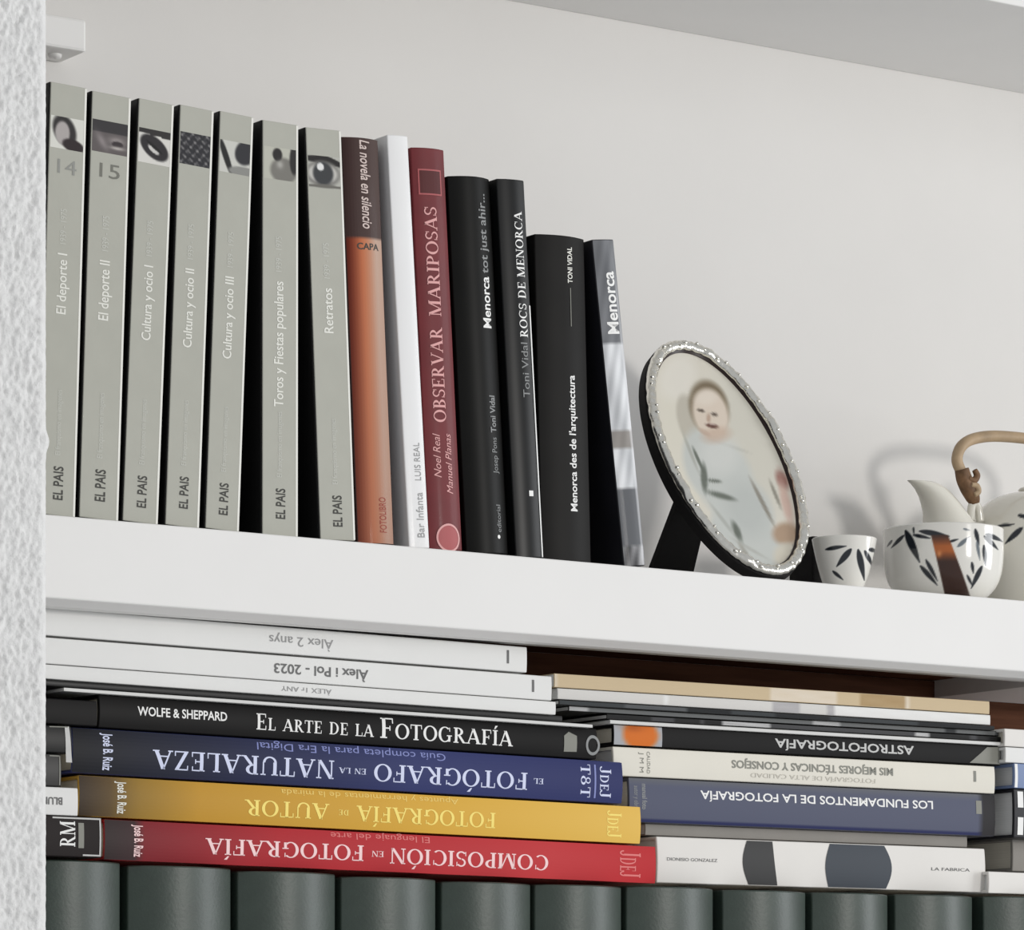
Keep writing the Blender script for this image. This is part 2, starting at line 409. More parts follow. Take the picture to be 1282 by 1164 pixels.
for BL, BR, TL, TR, title, tr_, nr_, pr_, pic, num, lab in grey:
    bk = upright('grey_volume', lab, BL, BR, TL, TR, m_gcov, m_pages_w, GV, bulge=.0005, bev=.0008, tb=.003)
    T = bk.T; X = bk.zx
    bevel(box('spine_panel', .0003, bk.L - .0003, -.0010, .0002, .0009, T - .0005, m_grey, bk.o), .0005)
    box('edge_highlight', .0008, bk.L - .0008, -.00115, -.0009, .0009, .0024, m_edge_glint, bk.o)  # highlight on the spine's right edge, painted as a pale strip
    bk.b, bk.lift = 0.0, .0009
    bk.sheet('spine_photo', X(pr_[1]), X(pr_[0]), .0025, T - .0012, lambda u, v, pic=pic: pic(1 - v, u), m_print, 26, 30)
    if num: bk.text('volume_number', num, X(pr_[1] + 31), X(pr_[1] + 13), T * .5, T * .5, mat('number_ink', (116, 116, 108), .5) if num == '15' else mat('number_ink_faint', (146, 147, 142), .5), rot=-90, bold=0)
    bk.text('title_lettering', title, X(tr_[1]), X(tr_[0]), T * .56, T * .25, m_ltxt, bold=.012)
    bk.text('subtitle_lettering', '1939 - 1975', X(tr_[0] - 12), X(tr_[0] - 56), T * .56, T * .16, m_ftxt)
    bk.text('author_lettering', 'El franquismo en imagenes', X(nr_[0] - 14), X(nr_[0] - 96), T * .54, T * .14, m_ftxt)
    bk.text('publisher_lettering', 'EL PAIS', X(nr_[1]), X(nr_[0]), T * .5, T * .25, m_dtxt, bold=.017)

# brown and orange book
m_brown_cov = mat('brown_cover', (70, 48, 44), .4, 0, .08, 40, coat=.3)
bk = upright('photography_book', 'brown book with dark top, orange-tan spine and painted shading darker at left', (449,677),(498,681),(431,171),(475,174), m_brown_cov, D=.165, bulge=.0035, bev=.0008)
X, T, L = bk.zx, bk.T, bk.L
def brown_shaded_print(u, v):
    r = 1 - v  # light falloff across the rounded spine is mixed into the colours
    top = (X(300) / L)
    if u > top: return mix((60, 40, 38), (82, 66, 62), r)
    c = mix((96, 30, 18), (196, 112, 72), min(1, r / .38)); c = mix(c, (190, 160, 142), max(0, min(1, (r - .38) / .4)))
    return mix(c, (150, 100, 80), .4 * (1 - u / top))
bk.sheet('spine_print', .0006, L - .0006, .0008, T - .0008, brown_shaded_print, m_gloss_print, 120, 14)
m_pink = mat('pink_ink', (214, 196, 190), .5); m_rust = mat('rust_ink', (150, 62, 44), .5)
bk.text('title_lettering', 'La novela en silencio', X(290), X(180), T * .44, T * .27, m_pink, rot=180, bold=.012, shear=.2)
bk.text('author_lettering', 'CAPA', X(316), X(308), T * .44, T * .6, m_dtxt, rot=-90, bold=.02)
bk.text('publisher_lettering', 'FOTOLIBRO', X(668), X(624), T * .34, T * .2, m_rust, bold=.01)

# white book
m_whitecov = mat('white_cover', (236, 236, 236), .45, 0, .01, 40, coat=.15)
m_sgrey = mat('silver_grey_ink', (158, 158, 158), .5)
bk = upright('white_book', 'slim white book with small grey lettering beside the dark red book', (513,683),(539,686),(485.5,168),(511,171), m_whitecov, m_pages_w, D=.17, bulge=.001)
X, T = bk.zx, bk.T
bk.text('title_lettering', 'Bar Infanta', X(674), X(618), T * .42, T * .36, m_sgrey)
bk.text('author_lettering', 'LUIS REAL', X(603), X(556), T * .42, T * .3, m_sgrey)

# red butterfly book
m_redcov = mat('maroon_cover', (110, 36, 41), .5, 0, .1, 40, coat=.05)
m_pinktxt = mat('rose_ink', (226, 168, 166), .45); m_rose = mat('rose_mark', (176, 92, 94), .5); m_maroon = mat('maroon_dark', (82, 26, 28), .5)
bk = upright('butterfly_book', 'tall dark red book with pink serif capitals and a round mark', (542,686),(580,689),(515,184),(560,187), m_redcov, D=.16, bulge=.003)
X, T = bk.zx, bk.T
bk.text('title_lettering', 'OBSERVAR', X(531), X(413), T * .56, T * .36, m_pinktxt, 'serif')
bk.text('title_lettering', 'MARIPOSAS', X(399), X(264), T * .56, T * .36, m_pinktxt, 'serif')
bk.text('author_lettering', 'Noel Real', X(600), X(545), T * .7, T * .2, m_pinktxt, shear=.3)
bk.text('author_lettering', 'Manuel Planas', X(620), X(545), T * .36, T * .2, m_pinktxt, shear=.3)
a, b = X(249), X(217); z0, z1 = T * .17, T * .86; w = .0011
pf = bk.patch('square_mark', [(a, z0), (b, z0), (b, z1), (a, z1)], m_rose)
bk.patch('square_centre', [(a + w, z0 + w), (b - w, z0 + w), (b - w, z1 - w), (a + w, z1 - w)], m_maroon, .0005)
bk.ring('round_mark', X(675), T * .46, T * .36, T * .36, .14, m_pinktxt, .0005)
bk.patch('round_mark_disc', [(X(675) + T * .34 * math.cos(k * math.pi / 16), T * .46 + T * .34 * math.sin(k * math.pi / 16)) for k in range(32)], m_rose, .0003)

# black books
m_black = mat('black_cover', (20, 20, 19), .42, 0, .08, 40, spec=.13)
m_black2 = mat('black_cover_gloss', (20, 21, 22), .34, 0, .08, 40, spec=.2)
m_black3 = mat('black_cover_matt', (30, 29, 28), .5, 0, .08, 40, spec=.12)
m_white = mat('white_ink', (240, 240, 238), .45); m_midgrey = mat('mid_grey_ink', (140, 142, 142), .45)
bk = upright('black_book', 'black book with a rounded spine right beside the dark red book', (587,688),(645,693),(568,220.5),(615.5,221), m_black, D=.16, bulge=.006)
X, T = bk.zx, bk.T
bk.text('title_lettering', 'Menorca', X(414), X(350), T * .32, T * .22, m_white, bold=.017)
bk.text('title_lettering', 'tot just ahir...', X(346), X(247), T * .32, T * .2, m_midgrey, bold=.012)
bk.text('author_lettering', 'Josep Pons', X(595), X(550), T * .3, T * .14, m_midgrey)
bk.text('author_lettering', 'Toni Vidal', X(544), X(498), T * .3, T * .15, m_midgrey, bold=.02)
bk.text('publisher_lettering', 'editorial', X(668), X(634), T * .28, T * .12, m_midgrey)
bk.ring('publisher_dot', X(674), T * .3, .0014, .0014, 1, m_white, fill=True)
bk = upright('black_book', 'glossy black book with thin serif title and pale board edge, third from frame', (650,694),(680,697),(621,223),(660,226), m_black2, D=.165, bulge=.002)
X, T, L = bk.zx, bk.T, bk.L
bk.text('title_lettering', 'ROCS DE MENORCA', X(425), X(269), T * .34, T * .3, m_white, 'serif')
bk.text('author_lettering', 'Toni Vidal', X(500), X(432), T * .36, T * .26, m_midgrey)
bk.patch('pale_edge_strip', [(.0006, .0004), (X(385), .0004), (X(385), .0017), (.0006, .0017)], m_white, .0004)
bk.patch('publisher_mark', [(X(623), T*.3), (X(616), T*.3), (X(616), T*.46), (X(623), T*.46)], m_white)
bk = upright('black_book', 'shorter thick black book with bold white lower title', (684,698),(744,701),(673,294),(737,296), m_black3, D=.15, bulge=.005)
X, T = bk.zx, bk.T
bk.text('title_lettering', "Menorca des de l'arquitectura", X(641), X(471), T * .4, T * .14, m_white, bold=.017)
bk.text('author_lettering', 'TONI VIDAL', X(356), X(311), T * .38, T * .1, m_ltxt, bold=.02)
bk.patch('spine_line', [(X(410), T * .37), (X(362), T * .37), (X(362), T * .385), (X(410), T * .385)], m_gtxt)
# silver book
m_slate = mat('slate_cover', (30, 30, 35), .45, 0, .1, 40)
def silver_print(u, v):
    c = (96, 98, 102)
    n = .5 + .5 * math.sin(u * 31 + v * 4) * math.sin(v * 9 + u * 17)
    if .24 < u < .68: c = mix(c, (236, 238, 240), .55 + .45 * n)
    elif u > .68: c = mix(c, (128, 130, 134), n)
    elif u < .06: c = mix((60, 60, 62), (190, 190, 192), n)
    if .36 < u < .42: c = mix(c, (120, 112, 104), .7)
    return mix(c, (225, 226, 228), .6 * inside(v, u, .06, .4, .08, .5))
bk = upright('silver_book', 'silver-grey leaning book with large white title beside the oval frame', (783,703.5),(809,708),(741,300),(770,299.5), m_slate, D=.14, bulge=.0015)
X, T, L = bk.zx, bk.T, bk.L
bk.sheet('spine_print', .0006, L - .0006, .0006, T - .0006, silver_print, m_gloss_print, 90, 10)
bk.text('title_lettering', 'Menorca', X(424), X(347), T * .46, T * .52, m_white, bold=.02)

# ---------- books lying in stacks under the main shelf
def lying(name, label, px0, px1, pyb, pyt, Y, cover, pages=m_pages, cat='book', group=None, D=.16, tilt=0, mid=None, x0=None, pivot=None, lift=0, **kw):
    """px0..px1 ends, pyb/pyt lower and upper row at column mid"""
    mid = mid or (px0 + px1) / 2
    b = at(mid, pyb, Y); t = at(mid, pyt, Y)
    X0 = at(px0, pyb, Y).x if x0 is None else x0
    X1 = at(px1, pyb, Y).x
    T = t.z - b.z - .0003
    zb = b.z + (b.x - X0) * math.tan(tilt)
    bk = make_book(name, (X0, Y, zb), (0, tilt, 0), X1 - X0, T, D, cover, pages, label, cat, group, **kw)
    bk.X = lambda px: at(px, pyb, Y).x - X0
    return bk

TL_ = R(.42); TR_ = R(-.22)
SY = .03
# left stack
m_album = mat('album_cover', (230, 230, 228), .5, 0, .012, 30, coat=.1)
m_red = mat('red_cover', (184, 44, 50), .36, 0, .05, 30, coat=.35)
m_yel = mat('yellow_cover', (222, 174, 70), .36, 0, .05, 30, coat=.35)
m_blue = mat('blue_cover', (58, 66, 120), .36, 0, .06, 30, coat=.35)
m_blk = mat('stack_black', (21, 20, 20), .45, 0, .06, 30, spec=.12)
m_rtxt = mat('red_title_ink', (250, 214, 214), .45); m_ytxt = mat('yellow_title_ink', (252, 228, 120), .45); m_btxt = mat('blue_title_ink', (214, 220, 246), .45)
m_btxt2 = mat('blue_sub_ink', (132, 140, 196), .45); m_rtxt2 = mat('red_sub_ink', (226, 122, 120), .45); m_ytxt2 = mat('yellow_sub_ink', (240, 206, 110), .45)
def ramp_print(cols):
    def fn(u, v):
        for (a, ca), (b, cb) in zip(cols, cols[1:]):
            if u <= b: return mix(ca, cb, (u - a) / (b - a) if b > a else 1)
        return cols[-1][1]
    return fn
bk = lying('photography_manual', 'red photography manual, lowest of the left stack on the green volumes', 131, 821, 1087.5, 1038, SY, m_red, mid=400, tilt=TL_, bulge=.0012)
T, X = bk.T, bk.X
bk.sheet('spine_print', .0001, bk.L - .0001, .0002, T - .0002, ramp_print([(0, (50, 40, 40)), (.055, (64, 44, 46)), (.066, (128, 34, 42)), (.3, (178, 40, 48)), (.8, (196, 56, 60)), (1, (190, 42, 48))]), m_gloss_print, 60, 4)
bk.text('title_lettering', 'COMPOSICIÓN', X(488), X(686), T * .42, T * .4, m_rtxt, 'serif', 180)
bk.text('title_lettering', 'EN', X(465), X(480), T * .45, T * .15, m_rtxt, 'serif', 180)
bk.text('title_lettering', 'FOTOGRAFÍA', X(257), X(455), T * .45, T * .4, m_rtxt, 'serif', 180)
bk.text('subtitle_lettering', 'El lenguaje del arte', X(414), X(538), T * .87, T * .16, m_rtxt2, 'sans', 180)
bk.text('author_lettering', 'José B. Ruiz', X(168), X(179), T * .5, T * .8, m_rtxt, 'sans', -90, .02)
bk.text('publisher_lettering', 'JdeJ', X(776), X(802), T * .5, T * .72, m_rtxt2, 'serif', -90)
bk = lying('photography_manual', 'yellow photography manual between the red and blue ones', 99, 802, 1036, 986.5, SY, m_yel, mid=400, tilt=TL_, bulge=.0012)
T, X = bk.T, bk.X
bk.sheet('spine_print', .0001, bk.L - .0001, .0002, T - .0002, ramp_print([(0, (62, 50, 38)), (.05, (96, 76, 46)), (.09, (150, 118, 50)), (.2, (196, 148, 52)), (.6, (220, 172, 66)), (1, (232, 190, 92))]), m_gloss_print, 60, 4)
bk.text('title_lettering', 'FOTOGRAFÍA', X(446), X(620), T * .42, T * .4, m_ytxt, 'serif', 180)
bk.text('title_lettering', 'DE', X(424), X(436), T * .42, T * .14, m_ytxt, 'serif', 180)
bk.text('title_lettering', 'AUTOR', X(306), X(412), T * .42, T * .4, m_ytxt, 'serif', 180)
bk.text('subtitle_lettering', 'Apuntes y herramientas de la mirada', X(352), X(574), T * .86, T * .15, m_ytxt2, 'sans', 180)
bk.text('author_lettering', 'José B. Ruiz', X(147), X(158), T * .5, T * .8, m_ltxt, 'sans', -90, .02)
bk.text('publisher_lettering', 'JdeJ', X(760), X(778), T * .5, T * .72, m_ytxt, 'serif', -90)
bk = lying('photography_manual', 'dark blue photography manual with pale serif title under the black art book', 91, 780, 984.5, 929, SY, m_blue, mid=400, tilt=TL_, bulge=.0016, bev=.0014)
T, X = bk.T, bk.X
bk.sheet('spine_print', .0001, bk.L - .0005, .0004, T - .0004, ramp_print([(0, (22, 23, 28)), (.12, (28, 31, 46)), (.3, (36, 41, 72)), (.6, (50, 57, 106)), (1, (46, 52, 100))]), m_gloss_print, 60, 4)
bk.text('title_lettering', 'EL', X(668), X(680), T * .42, T * .13, m_btxt, 'serif', 180)
bk.text('title_lettering', 'FOTÓGRAFO', X(468), X(660), T * .4, T * .4, m_btxt, 'serif', 180)
bk.text('title_lettering', 'EN LA', X(424), X(458), T * .4, T * .13, m_btxt, 'serif', 180)
bk.text('title_lettering', 'NATURALEZA', X(191), X(418), T * .4, T * .42, m_btxt, 'serif', 180)
bk.text('subtitle_lettering', 'Guía completa para la Era Digital', X(322), X(558), T * .84, T * .17, m_btxt2, 'sans', 180)
bk.text('author_lettering', 'José B. Ruiz', X(129), X(141), T * .5, T * .82, m_btxt, 'sans', -90, .02)
bk.text('publisher_lettering', 'T&T', X(727), X(739), T * .5, T * .78, m_btxt, 'serif', -90)
bk.patch('publisher_bar', [(X(744), T * .1), (X(746), T * .1), (X(746), T * .9), (X(744), T * .9)], m_btxt2)
bk.text('publisher_lettering', 'JdeJ', X(751), X(765), T * .5, T * .74, m_btxt, 'serif', -90)
bk = lying('art_book', 'black photography art book with white condensed serif title', 124, 748, 928, 887.5, SY, m_blk, mid=400, tilt=TL_, bulge=.0014)
T, X = bk.T, bk.X
bk.text('author_lettering', 'WOLFE & SHEPPARD', X(172), X(284), T * .58, T * .27, m_white, 'sans', 0, .018)
bk.text('title_lettering', 'El arte de la', X(321), X(468), T * .5, T * .5, m_white, 'serif')
bk.text('title_lettering', 'Fotografía', X(476), X(642), T * .56, T * .64, m_white, 'serif')
bk.patch('publisher_mark', [(X(706), T*.18), (X(722), T*.2), (X(722), T*.72), (X(712), T*.84), (X(706), T*.7)], m_gtxt)
bk.ring('publisher_ring', X(742), T * .45, .0062, T * .33, .3, m_midgrey)
# thin things between black art book and albums
m_thinw = mat('thin_white_card', (214, 214, 212), .4, coat=.2); m_thind = mat('thin_dark_card', (28, 28, 28), .4, coat=.2)
lying('thin_magazine', 'thin whitish magazine lying directly on the black art book', 80, 742, 887, 882.5, SY - .004, m_thinw, m_pages_w, 'magazine', mid=400, tilt=TL_, bulge=.0001, tb=.0004, bev=.0003, inset=.0004)
lying('thin_magazine', 'thin black magazine squeezed under the white albums', 60, 704, 882, 874, SY + .004, m_thind, m_pages, 'magazine', x0=-.16, mid=400, tilt=TL_, bulge=.0003, tb=.0006, bev=.0004, inset=.0006)
AG = 'white family photo albums'
m_atxt = mat('album_ink', (104, 104, 104), .5); m_atxt2 = mat('album_ink_light', (150, 150, 150), .5)
bk = lying('photo_album', 'thin white photo album, lowest of the three white albums', 60, 696, 873.5, 856, SY, m_album, m_pages_w, 'album', AG, x0=-.17, mid=400, tilt=TL_, bulge=.0004)
bk.text('title_lettering', 'ÀLEX 1r ANY', bk.X(352), bk.X(415), bk.T * .5, bk.T * .36, m_atxt2, 'sans', 180)
bk = lying('photo_album', 'white photo album with darkest lettering, middle of the three white albums', 60, 691, 855.5, 823.5, SY, m_album, m_pages_w, 'album', AG, x0=-.17, mid=400, tilt=TL_, bulge=.0004)
bk.text('title_lettering', 'Àlex i Pol - 2023', bk.X(343), bk.X(461), bk.T * .48, bk.T * .38, m_atxt, 'sans', 180, .015)
bk.patch('spine_tick', [(bk.X(666), bk.T*.3), (bk.X(668.5), bk.T*.3), (bk.X(668.5), bk.T*.8), (bk.X(666), bk.T*.8)], m_atxt)
bk = lying('photo_album', 'white photo album on top, touching the shelf above', 60, 660, 821.5, 788, SY, m_album, m_pages_w, 'album', AG, x0=-.17, mid=400, tilt=TL_, bulge=.0004)
bk.text('title_lettering', 'Àlex 2 anys', bk.X(337), bk.X(417), bk.T * .48, bk.T * .36, m_atxt2, 'sans', 180)
bk.patch('spine_tick', [(bk.X(634.5), bk.T*.3), (bk.X(637), bk.T*.3), (bk.X(637), bk.T*.82), (bk.X(634.5), bk.T*.82)], m_atxt)

# short pile half hidden behind the stucco wall
m_rm = mat('rm_cover', (36, 30, 30), .5, 0, .06, 30, spec=.14); m_pale = mat('pale_line', (196, 196, 194), .4)
bk = lying('small_book', 'small black book lettered RM with pale outline, by the stucco wall', 62, 128, 1072.5, 1021, SY - .012, m_rm, x0=-.16, mid=95, bulge=.0008)
T, X = bk.T, bk.X
bk.text('title_lettering', 'RM', X(75), X(94), T * .56, T * .62, m_white, 'serif', 90)
bk.patch('label_patch', [(X(98), T * .22), (X(105), T * .22), (X(105), T * .84), (X(98), T * .84)], m_gtxt)
bk.patch('pale_outline', [(X(124.5), T * .06), (X(126.5), T * .06), (X(126.5), T * .95), (X(124.5), T * .95)], m_pale)
bk.patch('pale_outline', [(X(66), T * .93), (X(126.5), T * .93), (X(126.5), T * .97), (X(66), T * .97)], m_pale)
bk.patch('pale_outline', [(X(104), T * .03), (X(126.5), T * .03), (X(126.5), T * .07), (X(104), T * .07)], m_pale)
bk = lying('small_book', 'small white book with grey lettering, by the stucco wall', 62, 98, 1020.5, 985, SY - .012, m_album, m_pages_w, x0=-.15, mid=80, bulge=.0006)
bk.text('title_lettering', 'BLUM', bk.X(52), bk.X(78), bk.T * .5, bk.T * .26, m_atxt, 'sans', 180, .02)
bk = lying('small_book', 'small matt black book with grey outline on the small white book', 62, 77, 984.5, 943, SY - .010, m_thind, x0=-.15, mid=72, bulge=.0006)
bk.patch('pale_outline', [(bk.X(74), .001), (bk.X(75.5), .001), (bk.X(75.5), bk.T - .001), (bk.X(74), bk.T - .001)], m_gtxt)
bk.patch('pale_outline', [(bk.X(62), bk.T - .0018), (bk.X(75.5), bk.T - .0018), (bk.X(75.5), bk.T - .001), (bk.X(62), bk.T - .001)], m_gtxt)
bk = lying('small_book', 'glossy black book with bright white edge line, beside the blue manual', 62, 90, 942.5, 908, SY - .012, m_black2, x0=-.15, mid=78, bulge=.0006)
bk.patch('white_edge_line', [(bk.X(83), -.006), (bk.X(90.5), -.006), (bk.X(86.5), bk.T * .99), (bk.X(81), bk.T * .99)], m_pale)
bk.patch('white_edge_line', [(bk.X(62), bk.T * .93), (bk.X(85), bk.T * .95), (bk.X(85), bk.T * .99), (bk.X(62), bk.T * .97)], m_gtxt)
bk = lying('small_book', 'black book at the left end, level with the black art book', 62, 122, 907.5, 875, SY - .004, m_blk, x0=-.15, mid=92, bulge=.0006)

# ---------- right stack
RY = .038
m_cream = mat('cream_cover', (226, 222, 210), .45, 0, .015, 30, coat=.15)
m_slateb = mat('slate_blue_cover', (84, 88, 106), .36, 0, .05, 30, coat=.3)
m_photo = mat('photo_book_white', (228, 225, 220), .45, 0, .012, 30, coat=.2)
m_gslab = mat('grey_slab', (146, 142, 136), .6, 0, .05, 30)
bk = lying('photo_book', 'thick white photobook with two dark rounded shapes on its spine', 823, 1234, 1111, 1054, RY, m_photo, m_pages_w, mid=1030, tilt=TR_, bulge=.0012)
T, X = bk.T, bk.X
m_blobA = mat('blob_dark', (44, 44, 44), .4, coat=.2); m_blobB = mat('blob_blue', (48, 56, 66), .4, coat=.2)
def barrel(xl0, xl1, xr0, xr1, bl, br):
    pts = []
    for i in range(13):
        t = i / 12; z = T * (.02 + .96 * t); pts.append((X(xl1 + (xl0 - xl1) * t) - bl * math.sin(math.pi * t), z))
    for i in range(13):
        t = 1 - i / 12; z = T * (.02 + .96 * t); pts.append((X(xr1 + (xr0 - xr1) * t) + br * math.sin(math.pi * t), z))
    return pts
bk.patch('dark_shape', barrel(936, 938, 968, 974, .0055, -.001), m_blobA)
bk.patch('dark_shape', barrel(1040, 1038, 1108, 1110, .0045, .0058), m_blobB)
bk.text('author_lettering', 'DIONISIO GONZALEZ', X(835), X(898), T * .52, T * .07, m_atxt)
bk.text('publisher_lettering', 'LA FABRICA', X(1166), X(1214), T * .5, T * .07, m_atxt)
lying('grey_booklet', 'thin grey booklet between the photobook and slate-blue book', 808, 1211, 1053.5, 1039, RY + .01, m_gslab, m_pages_w, 'booklet', mid=1030, tilt=TR_, bulge=.0003, tb=.0008, bev=.0004, inset=.001)
bk = lying('photography_manual', 'slate-blue photography manual with bold white capitals', 788, 1246, 1038, 984, RY, m_slateb, m_pages_w, mid=1030, tilt=TR_, bulge=.0012)
T, X = bk.T, bk.X
bk.sheet('spine_print', .0001, bk.L - .0001, .0002, T - .0002, lambda u, v: ((38, 36, 38) if u > .95 else (34, 40, 84)) if (v < .1 or u > .95) else (mix((104, 106, 112), (86, 90, 110), min(1, (1 - v) * 6))), m_gloss_print, 60, 20)
bk.text('title_lettering', 'LOS FUNDAMENTOS DE LA FOTOGRAFÍA', X(877), X(1168), T * .68, T * .19, m_white, 'sans', 180, .017)
bk.text('author_lettering', 'autor y obra', X(794), X(800), T * .56, T * .52, m_midgrey, 'sans', -90)
bk.text('author_lettering', 'manual foto', X(804), X(810), T * .58, T * .58, m_midgrey, 'sans', -90, .02)
bk.patch('publisher_mark', [(X(1222), T*.52), (X(1229), T*.52), (X(1229), T*.84), (X(1222), T*.84)], m_gtxt)
bk = lying('photography_manual', 'cream photography book with grey capitals, under the black one', 768, 1246, 983, 947.5, RY - .002, m_cream, m_pages_w, mid=1030, tilt=TR_, bulge=.0008)
T, X = bk.T, bk.X
bk.text('title_lettering', 'MIS MEJORES TÉCNICAS Y CONSEJOS', X(916), X(1118), T * .6, T * .27, m_gtxt, 'sans', 180, .02)
bk.text('subtitle_lettering', 'FOTOGRAFÍA DE ALTA CALIDAD', X(940), X(1096), T * .24, T * .16, mat('faint_cream_ink', (198, 194, 184), .5), 'sans', 180)
bk.text('author_lettering', 'J M M', X(801), X(806), T * .5, T * .7, m_gtxt, 'sans', -90)
bk.text('author_lettering', 'CALIDAD', X(810), X(814), T * .5, T * .76, m_gtxt, 'sans', -90)
bk.patch('publisher_mark', [(X(1219), T*.4), (X(1222), T*.4), (X(1222), T*.8), (X(1219), T*.8)], m_gtxt)
bk = lying('photography_manual', 'black astrophotography book with an orange patch at its left end', 768, 1253, 946.5, 920.5, RY, m_blk, mid=1030, tilt=TR_, bulge=.0006)
T, X = bk.T, bk.X
def orange_print(u, v):
    c = (170, 172, 176); c = mix(c, (214, 112, 34), inside(u, v, .55, .55, .36, .75, 0, .3)); return mix(c, (160, 78, 24), .6 * g(u, v, .4, .9, .2, .2))
bk.sheet('orange_patch', .0006, X(829), .0006, T - .0006, orange_print, m_gloss_print, 16, 8)
bk.text('title_lettering', 'ASTROFOTOGRAFÍA', X(970), X(1144), T * .52, T * .42, m_pale, 'sans', 180, .02)
bk.patch('pale_corner', [(X(1214), .001), (bk.L - .001, .001), (bk.L - .001, T - .001), (X(1236), T * .9)], m_gtxt)
# thin magazines above
def mag_print(seed, base, darks, lights, nblk):
    rnd = random.Random(seed); bl = sorted(rnd.random() for _ in range(nblk)); cl = [rnd.choice([base, base, darks, lights]) for _ in range(nblk + 1)]
    def fn(u, v):
        i = sum(1 for b in bl if b < u); c = cl[i]
        c = mix(c, base, .12 + .12 * math.sin(u * 60 + v * 5)); return c
    return fn
def thin_mag(label, px0, px1, pyb, pyt, Y, cover, pr=None, name='thin_magazine'):
    b = lying(name, label, px0, px1, pyb, pyt, Y, cover, m_pages_w, 'magazine', 'magazines lying on the black astrophotography book', mid=1000, tilt=TR_, bulge=.0003, tb=.0006, bev=.0004, inset=.0007)
    if pr: b.sheet('spine_print', .0005, b.L - .0005, .0004, b.T - .0004, pr, m_gloss_print, 110, 2)
    return b
thin_mag('thin white-edged magazine lying directly on the black astrophotography book', 764, 1254, 918.8, 914, RY - .003, m_thinw)
thin_mag('thin charcoal magazine second up from the black astrophotography book', 760, 1255, 913.6, 907, RY, m_thind, mag_print(4, (70, 70, 72), (24, 24, 24), (200, 200, 200), 16))
thin_mag('thin grey and black magazine third up from the black astrophotography book', 712, 1250, 906.6, 900, RY + .002, m_thind, mag_print(9, (110, 112, 112), (40, 42, 44), (190, 190, 190), 12))
thin_mag('thin dark green-black magazine beneath the whitish magazine', 700, 1245, 899.6, 893.4, RY - .002, m_thind, mag_print(12, (58, 62, 64), (26, 28, 30), (90, 92, 94), 10))
thin_mag('whitish magazine with grey picture blocks just under the tan magazine', 698, 1240, 893, 879.5, RY, m_thinw, mag_print(3, (216, 214, 210), (176, 174, 176), (236, 236, 234), 14))
thin_mag('tan and beige magazine on top of the right stack', 694, 1239, 879, 862, RY, mat('tan_cover', (206, 186, 152), .45, 0, .05, 30), mag_print(21, (206, 186, 152), (174, 146, 104), (226, 214, 196), 12))
# ---------- pile at the right edge of the picture
FY = .03
m_bluew = mat('pale_blue_cover', (120, 138, 176), .4, 0, .05, 30, coat=.2)
bk = lying('white_book', 'white book lowest in the far right pile on green volumes', 1238, 1400, 1118.5, 1091, FY, m_photo, m_pages_w, mid=1262, bulge=.0006)
bk = lying('grey_book', 'grey-beige book second lowest in the far right pile', 1268, 1400, 1090.5, 1049, FY + .02, m_gslab, m_pages, mid=1275, bulge=.0006)
bk = lying('black_book', 'black and white lettered book in the far right pile', 1270, 1400, 1048.5, 987, FY, m_slate, m_pages_w, mid=1276, bulge=.0008)
for k, (a, b) in enumerate([(.06, .42), (.62, .95)]):
    bk.patch('white_block', [(bk.X(1274), bk.T*a), (bk.X(1281), bk.T*a), (bk.X(1281), bk.T*b), (bk.X(1274), bk.T*b)], m_white)
bk.text('title_lettering', 'IMAGEN', bk.X(1290), bk.X(1360), bk.T * .5, bk.T * .4, m_white, 'sans', 180)
bk = lying('blue_book', 'pale blue book with white edge in the far right pile', 1270, 1400, 986.5, 955, FY, m_bluew, m_pages_w, mid=1276, bulge=.0006)
bk.patch('white_edge_line', [(bk.X(1270.5), .0005), (bk.X(1274), .0005), (bk.X(1274), bk.T - .0005), (bk.X(1270.5), bk.T - .0005)], m_white)
bk = lying('white_book', 'smooth white book on top of the blue book at right edge', 1259, 1400, 954.5, 935, FY, m_album, m_pages_w, mid=1270, bulge=.0004)
bk = lying('white_book', 'cream-topped white book uppermost in the far right pile', 1258, 1400, 934.5, 912, FY, m_photo, m_pages, mid=1270, bulge=.0004)

# ---------- green volumes
GG = 'row of tall green leather volumes'
m_green = mat('green_leather', (52, 64, 57), .42, 0, .14, 50, .12, 420, spec=.55)
gx = [(33,163,1076.5),(172,302,1084),(310,433,1091),(440,559,1098),(566,678,1104),(683,792,1107.5),(798,907,1110),(919,1023,1114.5),(1031,1126,1117.5),(1135,1232,1120),(1246,1345,1122.5)]
gl = ['green leather volume at the stucco wall, under the RM book', 'green leather volume below the left end of the red manual, second from stucco wall', 'third green leather volume from the stucco wall', 'fourth green leather volume from the stucco wall', 'green leather volume under the middle of red title, fifth from stucco wall',
      'green leather volume under the red manual tail, sixth from stucco wall', 'green leather volume where red manual and white photobook meet, seventh in row', 'green leather volume left of the first dark photobook shape, eighth in row', 'green leather volume beneath the photobook blue-black shape, ninth in row', 'green leather volume under the right end of the photobook, tenth in row', 'green leather volume cut by the right picture edge']
GY = .022
for (a, b, y), lab in zip(gx, gl):
    A = at(a, y, GY); B = at(b, y, GY)
    T = B.x - A.x; L = A.z * .5 + B.z * .5 - LOW_Z - .0003
    bk = make_book('green_volume', (B.x, GY, LOW_Z + .0002), (0, R(-90), 0), L, T, .165, m_green, m_pages, lab, 'book', GG, bulge=.014, tb=.003, bev=.001)

